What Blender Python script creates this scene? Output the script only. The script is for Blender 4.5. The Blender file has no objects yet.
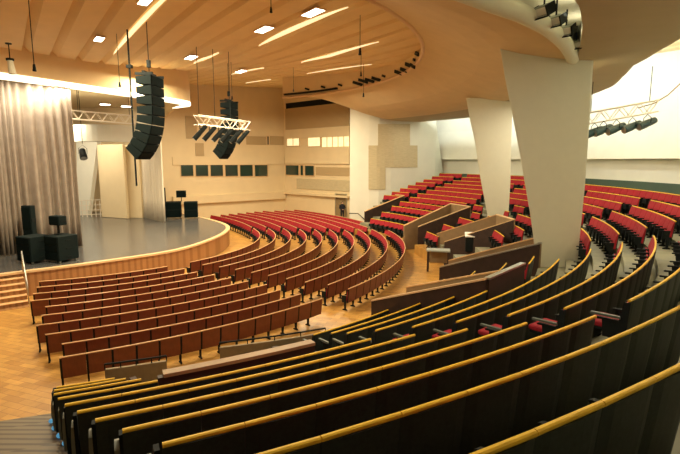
import bpy, math, random
from mathutils import Vector, Matrix
random.seed(7)
sc = bpy.context.scene
COL = sc.collection
PI = math.pi
R_ = math.radians

# ------------------------------------------------------------------ camera
F_PX, HZ = 471.1, 160.6
EYE = 5.52
PITCH = math.atan((227 - HZ) / F_PX)
cam = bpy.data.cameras.new('camera'); camo = bpy.data.objects.new('camera', cam); COL.objects.link(camo)
camo.location = (0, 0, EYE); camo.rotation_euler = (PI / 2 - PITCH, 0, 0)
cam.sensor_width = 36; cam.lens = F_PX / 680 * 36; cam.clip_start = .05; cam.clip_end = 300
sc.camera = camo
# ------------------------------------------------------------------ world, exposure
w = bpy.data.worlds.new('world'); sc.world = w; w.use_nodes = True
w.node_tree.nodes['Background'].inputs[0].default_value = (1, .80, .52, 1)
w.node_tree.nodes['Background'].inputs[1].default_value = .17
sc.view_settings.view_transform = 'Standard'; sc.view_settings.look = 'None'
sc.view_settings.exposure = -0.12; sc.view_settings.gamma = 1; sc.view_settings.use_curve_mapping = False

def area(name, loc, direction, size, power, color, size_y=None, spread=180):
    l = bpy.data.lights.new(name, 'AREA'); l.energy = power; l.color = color
    l.shape = 'RECTANGLE'; l.size = size; l.size_y = size_y or size; l.spread = R_(spread)
    o = bpy.data.objects.new(name, l); COL.objects.link(o); o.location = loc
    o.rotation_euler = Vector(direction).to_track_quat('-Z', 'Y').to_euler()
    return o
WARM = (1, .70, .36); WARM2 = (1, .80, .52); COOL = (.96, 1, .93)
# general light of the hall from the recessed ceiling
for x, y, p in ((-9, 17, 1050), (-3, 22, 1050), (-10, 27, 800), (-1, 31, 950), (-8, 37, 1050), (-3, 38, 480), (-4, 12, 550)):
    area('hall_ceiling_light', (x, y, 10.1), (0, 0, -1), 2.2, p, (1, .84, .55))
# light under the canopy above the tier
for a, p in ((-60, 150), (-42, 120), (-20, 190), (0, 220), (20, 110), (38, 60)):
    area('tier_ceiling_light', (-11.2 + 21.8 * math.cos(R_(a)), 23.77 + 21.8 * math.sin(R_(a)), 8.55), (0, 0, -1), 1.2, p, (1, .86, .66))
# cove light washing the back wall from above the canopy
for a in range(-36, 46, 9):
    c, s = math.cos(R_(a)), math.sin(R_(a))
    area('cove_light', (-11.2 + 23.2 * c, 23.77 + 23.2 * s, 10.0), (c, s, .3), 3.6, 190, COOL, .5)
# unseen upward fill added to brighten the slot of floodlights
for a in (-42, -36, -31):
    area('slot_fill', (-11.2 + 20.6 * math.cos(R_(a)), 23.77 + 20.6 * math.sin(R_(a)), 8.9), (0, 0, 1), .4, 6, (1, .9, .7))
# stage lights
area('strip_spill', (-14.2, 22.6, 9.0), (-.25, .1, -1), 6, 260, (1, .88, .68), .3).rotation_euler.rotate_axis('Z', R_(0))
area('stage_light', (-15.5, 26.5, 8.9), (.1, -.1, -1), 3, 500, WARM2)
area('stage_rear_light', (-19, 33.5, 8.6), (.1, .25, -1), 3, 650, (1, .85, .62))

# ------------------------------------------------------------------ helpers
def ray(u, v):
    x, b = u - 340.0, 227.0 - v
    c, s = math.cos(PITCH), math.sin(PITCH)
    return Vector((x, F_PX * c + b * s, -F_PX * s + b * c))
def at_z(u, v, z):
    r = ray(u, v); return Vector((0, 0, EYE)) + r * ((z - EYE) / r.z)
def at_y(u, v, y):
    r = ray(u, v); return Vector((0, 0, EYE)) + r * (y / r.y)
def proj(p):
    c, s = math.cos(PITCH), math.sin(PITCH)
    y, z = p[1], p[2] - EYE
    zc = y * c - z * s
    if zc < .2: return None
    return 340 + F_PX * p[0] / zc, 227 - F_PX * (y * s + z * c) / zc, zc

def mat(name, base, rough=.6, metal=0, emit=None, estr=0, noise=0, nscale=8, spec=.5, coat=0, stretch=None, bump=0, alpha=None, transm=0):
    m = bpy.data.materials.new(name); m.use_nodes = True
    nt = m.node_tree; b = nt.nodes['Principled BSDF']
    b.inputs['Base Color'].default_value = (*base, 1); b.inputs['Roughness'].default_value = rough
    b.inputs['Metallic'].default_value = metal; b.inputs['Specular IOR Level'].default_value = spec
    b.inputs['Coat Weight'].default_value = coat; b.inputs['Transmission Weight'].default_value = transm
    if emit: b.inputs['Emission Color'].default_value = (*emit, 1); b.inputs['Emission Strength'].default_value = estr
    if noise or bump:
        tc = nt.nodes.new('ShaderNodeTexCoord'); mp = nt.nodes.new('ShaderNodeMapping'); n = nt.nodes.new('ShaderNodeTexNoise')
        nt.links.new(tc.outputs['Object'], mp.inputs[0]); nt.links.new(mp.outputs[0], n.inputs[0])
        if stretch: mp.inputs['Scale'].default_value = stretch
        n.inputs['Scale'].default_value = nscale; n.inputs['Detail'].default_value = 5
        if noise:
            r = nt.nodes.new('ShaderNodeValToRGB'); nt.links.new(n.outputs[0], r.inputs[0])
            r.color_ramp.elements[0].position = .3; r.color_ramp.elements[1].position = .7
            r.color_ramp.elements[0].color = (*[c * (1 - noise) for c in base], 1)
            r.color_ramp.elements[1].color = (*[min(1, c * (1 + noise)) for c in base], 1)
            nt.links.new(r.outputs[0], b.inputs['Base Color'])
        if bump:
            bp = nt.nodes.new('ShaderNodeBump'); bp.inputs['Strength'].default_value = bump; bp.inputs['Distance'].default_value = .02
            nt.links.new(n.outputs[0], bp.inputs['Height']); nt.links.new(bp.outputs[0], b.inputs['Normal'])
    return m

def parquet_mat():
    m = bpy.data.materials.new('parquet'); m.use_nodes = True
    nt = m.node_tree; b = nt.nodes['Principled BSDF']; b.inputs['Roughness'].default_value = .34
    tc = nt.nodes.new('ShaderNodeTexCoord'); mp = nt.nodes.new('ShaderNodeMapping'); mp.inputs['Rotation'].default_value = (0, 0, .35)
    br = nt.nodes.new('ShaderNodeTexBrick'); n = nt.nodes.new('ShaderNodeTexNoise'); mx = nt.nodes.new('ShaderNodeMixRGB')
    nt.links.new(tc.outputs['Object'], mp.inputs[0]); nt.links.new(mp.outputs[0], br.inputs[0]); nt.links.new(mp.outputs[0], n.inputs[0])
    br.inputs['Scale'].default_value = 1.0; br.inputs['Brick Width'].default_value = .55; br.inputs['Row Height'].default_value = .2
    br.inputs['Mortar Size'].default_value = .006; br.inputs['Bias'].default_value = -.1
    br.inputs['Color1'].default_value = (.66, .37, .09, 1); br.inputs['Color2'].default_value = (.46, .23, .05, 1); br.inputs['Mortar'].default_value = (.28, .11, .025, 1)
    n.inputs['Scale'].default_value = 3; mx.blend_type = 'MULTIPLY'; mx.inputs[0].default_value = .5
    nt.links.new(br.outputs[0], mx.inputs[1]); nt.links.new(n.outputs[0], mx.inputs[2])
    g = nt.nodes.new('ShaderNodeMixRGB'); g.blend_type = 'ADD'; g.inputs[0].default_value = .5
    nt.links.new(mx.outputs[0], g.inputs[1]); g.inputs[2].default_value = (.16, .08, .02, 1)
    nt.links.new(g.outputs[0], b.inputs['Base Color'])
    return m
def plank_mat(name, c1, c2, sx, axis='X', rough=.6):
    m = bpy.data.materials.new(name); m.use_nodes = True
    nt = m.node_tree; b = nt.nodes['Principled BSDF']; b.inputs['Roughness'].default_value = rough
    tc = nt.nodes.new('ShaderNodeTexCoord'); wv = nt.nodes.new('ShaderNodeTexWave'); r = nt.nodes.new('ShaderNodeValToRGB')
    wv.bands_direction = axis; wv.inputs['Scale'].default_value = sx; wv.inputs['Distortion'].default_value = .15
    nt.links.new(tc.outputs['Object'], wv.inputs[0]); nt.links.new(wv.outputs[0], r.inputs[0])
    r.color_ramp.elements[0].color = (*c1, 1); r.color_ramp.elements[1].color = (*c2, 1)
    r.color_ramp.elements[0].position = .15; r.color_ramp.elements[1].position = .5
    nt.links.new(r.outputs[0], b.inputs['Base Color'])
    return m

M = {}
M['parquet'] = parquet_mat()
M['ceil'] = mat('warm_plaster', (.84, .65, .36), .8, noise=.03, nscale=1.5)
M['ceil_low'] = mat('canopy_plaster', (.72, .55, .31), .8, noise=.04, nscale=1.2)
M['ceil_dim'] = mat('dimmed_canopy_plaster', (.46, .37, .22), .85, noise=.03, nscale=1.2)  # plaster darkened, putting the outer canopy's weaker light into its colour
M['cream'] = mat('cream_wall', (.80, .66, .42), .75, noise=.03, nscale=1)
M['white'] = mat('white_wall', (.80, .80, .70), .75, noise=.03, nscale=1)
M['column'] = mat('column_plaster', (.73, .72, .56), .8, noise=.015, nscale=4)
M['tan'] = plank_mat('tan_slats', (.40, .29, .15), (.56, .42, .23), 3, 'Z')
M['tan2'] = mat('tan_acoustic', (.58, .50, .32), .9, noise=.1, nscale=3, stretch=(1, 1, 8))
M['glass'] = mat('dark_glass', (.02, .05, .04), .12, spec=.8)
M['litwin'] = mat('lit_window', (.9, .8, .5), .6, emit=(1, .86, .5), estr=.85, noise=.25, nscale=2)
M['black'] = mat('black_plastic', (.008, .012, .012), .7, spec=.2)
M['blackcab'] = mat('black_cabinet', (.004, .011, .011), .8, spec=.2, noise=.2, nscale=20)
M['grille'] = mat('speaker_grille', (.004, .010, .010), .95, spec=.1)
M['teal'] = mat('lamp_housing', (.02, .05, .05), .35)
M['steel'] = mat('brushed_steel', (.55, .55, .50), .3, metal=.85)
M['alu'] = mat('truss_aluminium', (.85, .78, .66), .4, metal=.4)
M['greyend'] = mat('grey_end_panel', (.30, .32, .27), .5)
M['darkback'] = mat('dark_back_panel', (.015, .023, .017), .6, noise=.35, nscale=30)
M['yellow'] = mat('yellow_wood_rail', (.92, .56, .035), .5, noise=.14, nscale=9, stretch=(1, 6, 6), spec=.3)
M['lightwood'] = mat('light_wood_rail', (.72, .44, .20), .4, noise=.1, nscale=6)
M['brown'] = mat('wine_brown_panel', (.165, .040, .016), .42, noise=.16, nscale=7, stretch=(2, 2, .6))
M['red'] = mat('red_upholstery', (.36, .008, .020), .85, noise=.15, nscale=20)
M['tierfloor'] = mat('grey_tier_floor', (.25, .25, .17), .6, noise=.12, nscale=3)
M['stairwood'] = plank_mat('grey_stair_boards', (.10, .075, .045), (.21, .165, .10), 2.6, 'Y', .5)
M['stagefloor'] = mat('grey_stage_floor', (.10, .10, .098), .22, noise=.18, nscale=1.2)
M['stagewood'] = plank_mat('stage_wood', (.30, .14, .05), (.40, .20, .08), 1.6, 'X', .4)
M['rimwood'] = mat('pale_rim_wood', (.75, .52, .28), .4)
M['tanpan'] = mat('tan_front_panel', (.27, .20, .10), .7, noise=.12, nscale=6)
M['copebrown'] = mat('brown_wood_coping', (.36, .22, .10), .5, noise=.1, nscale=5)
M['armgrey'] = mat('dark_grey_armrest', (.10, .12, .10), .5)
M['parapet'] = mat('dark_parapet', (.035, .016, .010), .6, noise=.25, nscale=5)
M['parain'] = mat('tan_parapet', (.30, .20, .10), .7, noise=.08, nscale=4)
M['curtain'] = mat('curtain_fabric', (.37, .31, .25), .9, noise=.1, nscale=3)
M['drape'] = mat('pale_drape', (.80, .72, .58), .9)
M['lamp'] = mat('lamp_diffuser', (1, 1, 1), .5, emit=(1, .93, .78), estr=9)
M['streak'] = mat('rib_glow', (1, 1, 1), .5, emit=(1, .78, .42), estr=1.15)  # glow imitating lamplight on the rib faces
M['ledstrip'] = mat('proscenium_strip', (1, 1, 1), .5, emit=(1, .85, .6), estr=2.6)
M['blue'] = mat('blue_step_lens', (.05, .25, .45), .2, emit=(.15, .5, .8), estr=.5)
M['whitep'] = mat('white_plastic', (.85, .83, .78), .5)
M['skin'] = mat('skin', (.55, .33, .22), .6)
M['hair'] = mat('dark_hair', (.03, .02, .015), .7)
M['cloth'] = mat('dark_clothes', (.012, .012, .022), .8)
M['greentrim'] = mat('dark_green_skirting', (.06, .105, .08), .5)
M['greytop'] = mat('grey_desk_top', (.33, .36, .33), .4)

class MB:
    def __init__(s): s.v = []; s.f = []; s.m = []; s.mats = []
    def mi(s, m):
        if m not in s.mats: s.mats.append(m)
        return s.mats.index(m)
    def add(s, vs, fs, m):
        o = len(s.v); i = s.mi(m); s.v += [tuple(v) for v in vs]
        for f in fs: s.f.append(tuple(x + o for x in f)); s.m.append(i)
        return s
    def hexa(s, p, m):   # 8 points: bottom 0-3 ccw, top 4-7
        return s.add(p, [(3, 2, 1, 0), (4, 5, 6, 7), (0, 1, 5, 4), (1, 2, 6, 5), (2, 3, 7, 6), (3, 0, 4, 7)], m)
    def box(s, x0, x1, y0, y1, z0, z1, m, T=None):
        p = [Vector(q) for q in ((x0, y0, z0), (x1, y0, z0), (x1, y1, z0), (x0, y1, z0), (x0, y0, z1), (x1, y0, z1), (x1, y1, z1), (x0, y1, z1))]
        if T: p = [T @ q for q in p]
        return s.hexa(p, m)
    def bbox(s, x0, x1, y0, y1, z0, z1, m, b=.01, T=None):  # chamfered box: bevelled on all edges along z and top/bottom
        pr = [(x0 + b, y0), (x1 - b, y0), (x1, y0 + b), (x1, y1 - b), (x1 - b, y1), (x0 + b, y1), (x0, y1 - b), (x0, y0 + b)]
        cx, cy = (x0 + x1) / 2, (y0 + y1) / 2
        hx, hy = (x1 - x0) / 2, (y1 - y0) / 2
        ins = [(cx + (x - cx) * (hx - b) / hx, cy + (y - cy) * (hy - b) / hy) for x, y in pr]
        L = [(ins, z0), (pr, z0 + b), (pr, z1 - b), (ins, z1)]
        vs = [Vector((x, y, z)) for P, z in L for x, y in P]
        if T: vs = [T @ q for q in vs]
        fs = [tuple(reversed(range(8))), tuple(range(24, 32))]
        for k in range(3):
            for i in range(8):
                j = (i + 1) % 8; fs.append((k * 8 + i, k * 8 + j, k * 8 + 8 + j, k * 8 + 8 + i))
        return s.add(vs, fs, m)
    def prism(s, prof, a, b, m, T=None):  # profile in (y,z) extruded along x from a to b
        n = len(prof); vs = [Vector((a, y, z)) for y, z in prof] + [Vector((b, y, z)) for y, z in prof]
        if T: vs = [T @ q for q in vs]
        fs = [tuple(range(n)), tuple(reversed(range(n, 2 * n)))] + [(i + n, (i + 1) % n + n, (i + 1) % n, i) for i in range(n)]
        return s.add(vs, fs, m)
    def tube(s, pts, r, m, n=8, r2=None):
        pts = [Vector(p) for p in pts]; vs = []; k = len(pts)
        for i, p in enumerate(pts):
            d = (pts[min(i + 1, k - 1)] - pts[max(i - 1, 0)]).normalized()
            a = d.cross(Vector((0, 0, 1)) if abs(d.z) < .9 else Vector((1, 0, 0))).normalized(); c = d.cross(a)
            rr = r if r2 is None else r + (r2 - r) * i / (k - 1)
            for j in range(n):
                t = 2 * PI * j / n; vs.append(p + a * (rr * math.cos(t)) + c * (rr * math.sin(t)))
        fs = [tuple(range(n)), tuple(reversed(range((k - 1) * n, k * n)))]
        for i in range(k - 1):
            for j in range(n):
                q = (j + 1) % n; fs.append((i * n + j, (i + 1) * n + j, (i + 1) * n + q, i * n + q))
        return s.add(vs, fs, m)
    def sphere(s, c, r, m, nu=10, nv=6, sc_=(1, 1, 1)):
        c = Vector(c); vs = []; fs = []
        for i in range(nv + 1):
            ph = PI * i / nv
            for j in range(nu):
                t = 2 * PI * j / nu
                vs.append(c + Vector((math.sin(ph) * math.cos(t) * sc_[0], math.sin(ph) * math.sin(t) * sc_[1], math.cos(ph) * sc_[2])) * r)
        for i in range(nv):
            for j in range(nu):
                q = (j + 1) % nu; fs.append((i * nu + j, (i + 1) * nu + j, (i + 1) * nu + q, i * nu + q))
        return s.add(vs, fs, m)
    def merge(s, o, T):
        for i, f in enumerate(o.f): pass
        off = len(s.v); s.v += [tuple(T @ Vector(v)) for v in o.v]
        idx = [s.mi(m) for m in o.mats]
        s.f += [tuple(x + off for x in f) for f in o.f]; s.m += [idx[k] for k in o.m]
    def mesh(s, name, smooth=False):
        me = bpy.data.meshes.new(name); me.from_pydata(s.v, [], s.f)
        for m in s.mats: me.materials.append(M[m])
        me.polygons.foreach_set('material_index', s.m)
        if smooth: me.polygons.foreach_set('use_smooth', [True] * len(s.f))
        me.update(); return me
    def build(s, name, parent=None, smooth=False, **k):
        o = bpy.data.objects.new(name, s.mesh(name, smooth)); COL.objects.link(o)
        if parent: o.parent = parent
        return tag(o, **k)
def tag(o, label=None, cat=None, group=None, kind=None):
    if label: o['label'] = label
    if cat: o['category'] = cat
    if group: o['group'] = group
    if kind: o['kind'] = kind
    return o
def empty(name, loc, rz=0, **k):
    o = bpy.data.objects.new(name, None); COL.objects.link(o); o.location = loc; o.rotation_euler = (0, 0, rz); o.empty_display_size = .1
    return tag(o, **k)
def link(name, me, parent=None, **k):
    o = bpy.data.objects.new(name, me); COL.objects.link(o)
    if parent: o.parent = parent
    return tag(o, **k)

# tier geometry: rows are arcs about CT; radius and top height (below the eye) per row, 1 = uppermost
CT = Vector((-11.196, 23.769))
TR = {0: 25.6, 1: 24.81, 2: 24.02, 3: 23.32, 4: 22.62, 5: 21.91, 6: 21.16, 7: 20.42, 8: 19.57, 9: 18.74, 10: 17.75, 11: 16.7}
TH = {0: 1.05, 1: 1.29, 2: 1.53, 3: 1.75, 4: 1.98, 5: 2.22, 6: 2.48, 7: 2.73, 8: 3.03, 9: 3.33, 10: 3.71, 11: 4.12}
SEAT_H = .86
TZ = {k: EYE - TH[k] - SEAT_H for k in TH}      # floor level under each row
WALK_Z = 3.9
def pol(R, a, z=0, c=CT):
    return Vector((c[0] + R * math.cos(R_(a)), c[1] + R * math.sin(R_(a)), z))

# ------------------------------------------------------------------ floors
MB().box(-34, 9, -3, 54, -.2, 0, 'parquet').build('floor', kind='structure')
VOMS = [(-63.7, -53.4), (-40.2, -34.6), (-23, -18.6), (-3.4, 4.6), (14.2, 20.2), (41, 60)]
def in_vom(a): return any(l < a < h for l, h in VOMS)
def ring_wall(mb, R0, R1, z0, z1, a0, a1, m, step=2.0, c=CT):
    n = max(1, int(abs(a1 - a0) / step))
    for i in range(n):
        b0, b1 = a0 + (a1 - a0) * i / n, a0 + (a1 - a0) * (i + 1) / n
        p = [pol(R0, b0, z0, c), pol(R1, b0, z0, c), pol(R1, b1, z0, c), pol(R0, b1, z0, c)]
        q = [Vector((v.x, v.y, z1)) for v in p]
        mb.hexa(p + q, m)
tf = MB(); tl = MB(); tw = MB()
for k in range(0, 12):
    r1 = TR[k] + .1 if k else 25.72
    r0 = TR[k + 1] + .1 if k < 11 else 16.15
    cuts = [-92.0]
    if r0 < 19.4:
        a = -92.0; segs = []
        for l, h in VOMS:
            segs.append((a, l)); a = h
    else: segs = [(-92, 45.2)]
    for a0, a1 in segs:
        if k >= 11 and -18.7 < a0 < -3: continue
        if a0 < -80:
            ring_wall(tl, r0, r1, max(-.02, TZ[k] - .4) if k < 10 else -.02, TZ[k], a0, -64.5 - .58 * (k - 3), 'stairwood', 1.6); a0 = -64.5 - .58 * (k - 3)
        ring_wall(tw if k == 11 and a0 > -45 else tf, r0, r1, max(-.02, TZ[k] - .4) if k < 10 else -.02, TZ[k], a0, a1, 'parquet' if k == 11 and a0 > -45 else 'tierfloor', 1.6)
ring_wall(tf, 25.72, 28.4, WALK_Z - .5, WALK_Z, -92, 52, 'tierfloor', 2)
tf.build('floor_tier', kind='structure'); tl.build('floor_tier_stairs', kind='structure'); tw.build('floor_tier_front', kind='structure')

# ------------------------------------------------------------------ walls
# back wall: lower wall, dark green skirting, overhanging upper wall that leans outward
bw = MB(); ring_wall(bw, 27.6, 27.9, 3.4, 5.75, -60, 50, 'white'); bw.build('wall_back_lower', kind='structure')
bu = MB()
for a in range(-60, 50, 2):
    prof = [(27.05, 5.62), (27.7, 8.0), (28.3, 11.2), (28.6, 11.2), (28.0, 5.62)]
    P = [pol(r, a, z) for r, z in prof] + [pol(r, a + 2, z) for r, z in prof]
    n = 5; bu.add(P, [tuple(range(n)), tuple(reversed(range(n, 2 * n)))] + [(i + n, (i + 1) % n + n, (i + 1) % n, i) for i in range(n)], 'white')
bu.build('wall_back_upper', kind='structure')
sk = MB(); ring_wall(sk, 27.45, 27.6, 3.9, 4.4, -60, 45, 'greentrim'); sk.build('baseboard_back', kind='structure')
def wall_seg(name, p, q, z0, z1, m, th=.3, side=1):
    p, q = Vector(p), Vector(q); d = (q - p); L = d.length; ang = math.atan2(d.y, d.x)
    T = Matrix.Translation((p.x, p.y, 0)) @ Matrix.Rotation(ang, 4, 'Z')
    mb = MB(); mb.box(0, L, 0 if side > 0 else -th, th if side > 0 else 0, z0, z1, m, T)
    return mb, T, L
# hall walls: A behind the stage side, B beyond the far seats, C white wall beside the tier
WA0, WAB, WB1 = (-17.0, 41.6), (-5.85, 50.0), (1.2, 43.6)
mbA, TA, LA = wall_seg('wall', WA0, WAB, 0, 14, 'cream'); mbA.build('wall_left', kind='structure')
mbB, TB, LB = wall_seg('wall', WAB, WB1, 0, 14, 'cream'); mbB.build('wall_far', kind='structure')
cw = MB()
cpts = [(0.83, 40.0), (1.6, 39.6), (2.4, 39.25), (3.2, 39.05), (4.2, 39.15), (6, 39.8), (8.15, 40.75)]
for i in range(len(cpts) - 1):
    p, q = Vector((*cpts[i], 0)), Vector((*cpts[i + 1], 0)); n = Vector((q.y - p.y, p.x - q.x, 0)).normalized() * -.3
    zt = 11.3; A = [p, q, q + n, p + n]
    cw.hexa([Vector((v.x, v.y, 0)) for v in A] + [Vector((v.x, v.y, zt)) for v in A], 'white')
# sloping end of the wall beside the back-wall recess
A_, B_, C_ = Vector((8.15, 40.75, 0)), at_y(410, 117, 41.0), at_y(440, 171, 41.6)
cw.add([(8.15, 40.75, 3), (8.15, 40.75, 8.6), (8.0, 41.0, 9.6), (9.2, 42.2, 4.4), (9.2, 42.2, 3)], [(0, 1, 2, 3, 4)], 'white')
cw.build('wall_far_right', kind='structure')
def inv_on(T, u, v):   # local x and z on the front plane of a wall for a pixel
    p0 = T @ Vector((0, 0, 0)); n = (T.to_3x3() @ Vector((0, 1, 0)))
    o = Vector((0, 0, EYE)); r = ray(u, v); t = (p0 - o).dot(n) / r.dot(n)
    q = T.inverted() @ (o + r * t); return q.x, q.z
def panel(T, u0, v0, u1, v1, d0, d1, m, name, **k):  # box on a wall from two pixel corners; d0..d1 local y range (negative = into the room)
    xa, za = inv_on(T, u0, v0); xb, zb = inv_on(T, u1, v1)
    if d1 == 0: d1 = -.006; d0 = min(d0, -.02)
    o = MB().box(min(xa, xb), max(xa, xb), d0, d1, min(za, zb), max(za, zb), m).build(name, **k)
    o.matrix_world = T; return o
# wall A details
panel(TA, 172, 157, 284, 164.5, -.12, 0, 'cream', 'trim_1', kind='structure')
panel(TA, 172, 196.5, 284, 198.5, -.35, 0, 'cream', 'trim_2', kind='structure')
panel(TA, 185, 116, 197, 139, -.06, 0, 'tan', 'acoustic_board', label='small brown slatted acoustic panel left of the hanging lamp truss', cat='wall panel')
panel(TA, 195, 143, 204, 156, -.06, 0, 'tan', 'acoustic_board', label='lowest small slatted panel under the hanging lamp truss on the cream wall', cat='wall panel')
panel(TA, 246, 136, 266, 145, -.06, 0, 'tan', 'acoustic_board', label='slatted brown strip on the cream wall right of the black hanging speakers', cat='wall panel')
panel(TA, 270, 136, 283.5, 145, -.06, 0, 'tan', 'acoustic_board', label='short slatted brown strip by the far corner of the cream wall', cat='wall panel')
wn = 0
def window(T, u0, v0, u1, v1, m='glass', frame='rimwood', bars=0):
    global wn; wn += 1
    xa, za = inv_on(T, u0, v0); xb, zb = inv_on(T, u1, v1); x0, x1, z0, z1 = min(xa, xb), max(xa, xb), min(za, zb), max(za, zb)
    mb = MB(); f = .045
    mb.box(x0, x1, -.09, -.001, z0, z0 + f, frame, T); mb.box(x0, x1, -.09, -.001, z1 - f, z1, frame, T)
    mb.box(x0, x0 + f, -.09, -.001, z0 + f, z1 - f, frame, T); mb.box(x1 - f, x1, -.09, -.001, z0 + f, z1 - f, frame, T)
    for i in range(bars):
        xx = x0 + (x1 - x0) * (i + 1) / (bars + 1); mb.box(xx - .03, xx + .03, -.08, -.002, z0 + f, z1 - f, frame, T)
    o = mb.build('window_%d' % wn, kind='structure')
    MB().box(x0 + f, x1 - f, -.03, -.002, z0 + f, z1 - f, m, T).build('pane', o)
for i in range(6):
    window(TA, 180 + i * 14.8, 164.6, 193.8 + i * 14.8, 176.4)
window(TA, 266.5, 136, 269, 145)
window(TB, 285.8, 164.8, 299.5, 175.6); window(TB, 300.5, 165, 304, 175.8); window(TB, 305, 165.3, 314.8, 176.2)
panel(TB, 286, 109, 350, 129.5, -.12, 0, 'tan', 'acoustic_board', label='large brown slatted acoustic panel high above the lit control room windows', cat='wall panel')
panel(TB, 286, 103.5, 350, 107.5, -.02, 0, 'black', 'ventilation_slot', label='long black slot under the ceiling above the slatted panel', cat='vent')
window(TB, 287, 137, 300, 146, 'litwin', bars=1)
window(TB, 308, 137, 321, 146.5, 'litwin'); window(TB, 322, 137, 350, 147, 'litwin', bars=4)
panel(TB, 286, 130, 350, 136, -.16, 0, 'cream', 'trim_3', kind='structure')
panel(TB, 286, 148, 350, 164, -.16, 0, 'cream', 'trim_4', kind='structure')
panel(TB, 316, 167, 350, 176, -.05, 0, 'tan', 'acoustic_board', label='slatted brown strip right of the dark corner windows', cat='wall panel')
panel(TB, 297, 178.5, 350, 191.5, -.07, 0, 'tan2', 'acoustic_board', label='pale tan acoustic panel just above the wall ledge near the standing person', cat='wall panel')
panel(TB, 286, 193.5, 350, 196, -.35, 0, 'cream', 'trim_5', kind='structure')
# door opening behind the person
x0, _ = inv_on(TB, 336, 198); x1, _ = inv_on(TB, 346.5, 198)
d = MB(); d.box(x0, x1, -.03, 0, 0, 2.35, 'tanpan', TB)
d.box(x0 - .08, x0, -.06, 0, 0, 2.43, 'steel', TB); d.box(x1, x1 + .08, -.06, 0, 0, 2.43, 'steel', TB); d.box(x0, x1, -.06, 0, 2.35, 2.43, 'steel', TB)
d.build('door_1', kind='structure')
# cross-shaped acoustic panel on the white wall
def cwall(u, v, off):   # point on the front of wall C
    o = Vector((0, 0, EYE)); r = ray(u, v)
    for i in range(len(cpts) - 1):
        p, q = Vector(cpts[i]), Vector(cpts[i + 1]); dx, dy = q - p
        den = r.x * dy - r.y * dx
        t = (p.x * dy - p.y * dx) / den; h = o + r * t
        s = ((h.x - p.x) * dx + (h.y - p.y) * dy) / (dx * dx + dy * dy)
        if s <= 1.0 or i == len(cpts) - 2: return h * 1.0 - Vector((r.x, r.y, 0)).normalized() * off
def cpanel(u0, v0, u1, v1, **k):
    mb = MB(); n = 6
    for i in range(n):
        a, b = u0 + (u1 - u0) * i / n, u0 + (u1 - u0) * (i + 1) / n
        fr = [cwall(a, v1, .07), cwall(b, v1, .07), cwall(b, v0, .07), cwall(a, v0, .07)]
        bk = [cwall(a, v1, -.0), cwall(b, v1, -.0), cwall(b, v0, -.0), cwall(a, v0, -.0)]
        mb.hexa([fr[0], fr[1], bk[1], bk[0], fr[3], fr[2], bk[2], bk[3]], 'tan2')
    return mb
t = cpanel(378, 124, 410, 145.5); 
t2 = cpanel(368.5, 145.5, 417.5, 167.5); t3 = cpanel(368.5, 167.5, 385.5, 189.5)
t.merge(t2, Matrix()); t.merge(t3, Matrix())
t.build('acoustic_board', label='stepped cross-shaped tan acoustic panel on the white wall above the far seats', cat='wall panel')

# ------------------------------------------------------------------ ceilings
def zu(x, y): return 10.75 + max(0, y - 25) * .085 - .045 * max(0, -6 - x) * min(1, max(0, (36 - y) / 8))
def interp(x, P):
    if x <= P[0][0]: return P[0][1]
    for (a, b), (c, d) in zip(P, P[1:]):
        if x <= c: return b + (d - b) * (x - a) / (c - a)
    return P[-1][1]
def zc(R, a):
    z = interp(R, [(15, 10.3), (16.2, 9.78), (17.4, 9.28), (18.5, 8.96), (19.4, 8.80), (20.3, 8.72), (21.2, 8.68), (25, 8.72)])
    s = min(1, max(0, (a - 42) / 20)); s = s * s * (3 - 2 * s)
    k = min(1, max(0, (R - 15) / 4.5)) * (min(1, max(0, (23 - R) / 2.5)) if a < 50 else 1)
    return z + 2.6 * s * k
RLIP = [(-120, 19.55), (-47, 19.55), (-43.4, 19.64), (-40.1, 19.84), (-35.8, 20.0), (-31, 20.11), (-26.6, 20.23), (-23, 20.33)]
ROUT = [(-120, 21.1), (-43, 21.1), (-39.9, 21.03), (-36.8, 20.85), (-30.6, 20.56), (-26, 20.45), (-23, 20.4)]
REDG = [(-120, 23), (-40, 23), (-28.4, 22.84), (-24, 22.5), (-18, 22.25), (-12, 22.6), (-6, 23.16), (0, 23.5), (20, 24), (33, 24.3), (66, 24)]
lc = MB()
A1 = 63
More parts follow.
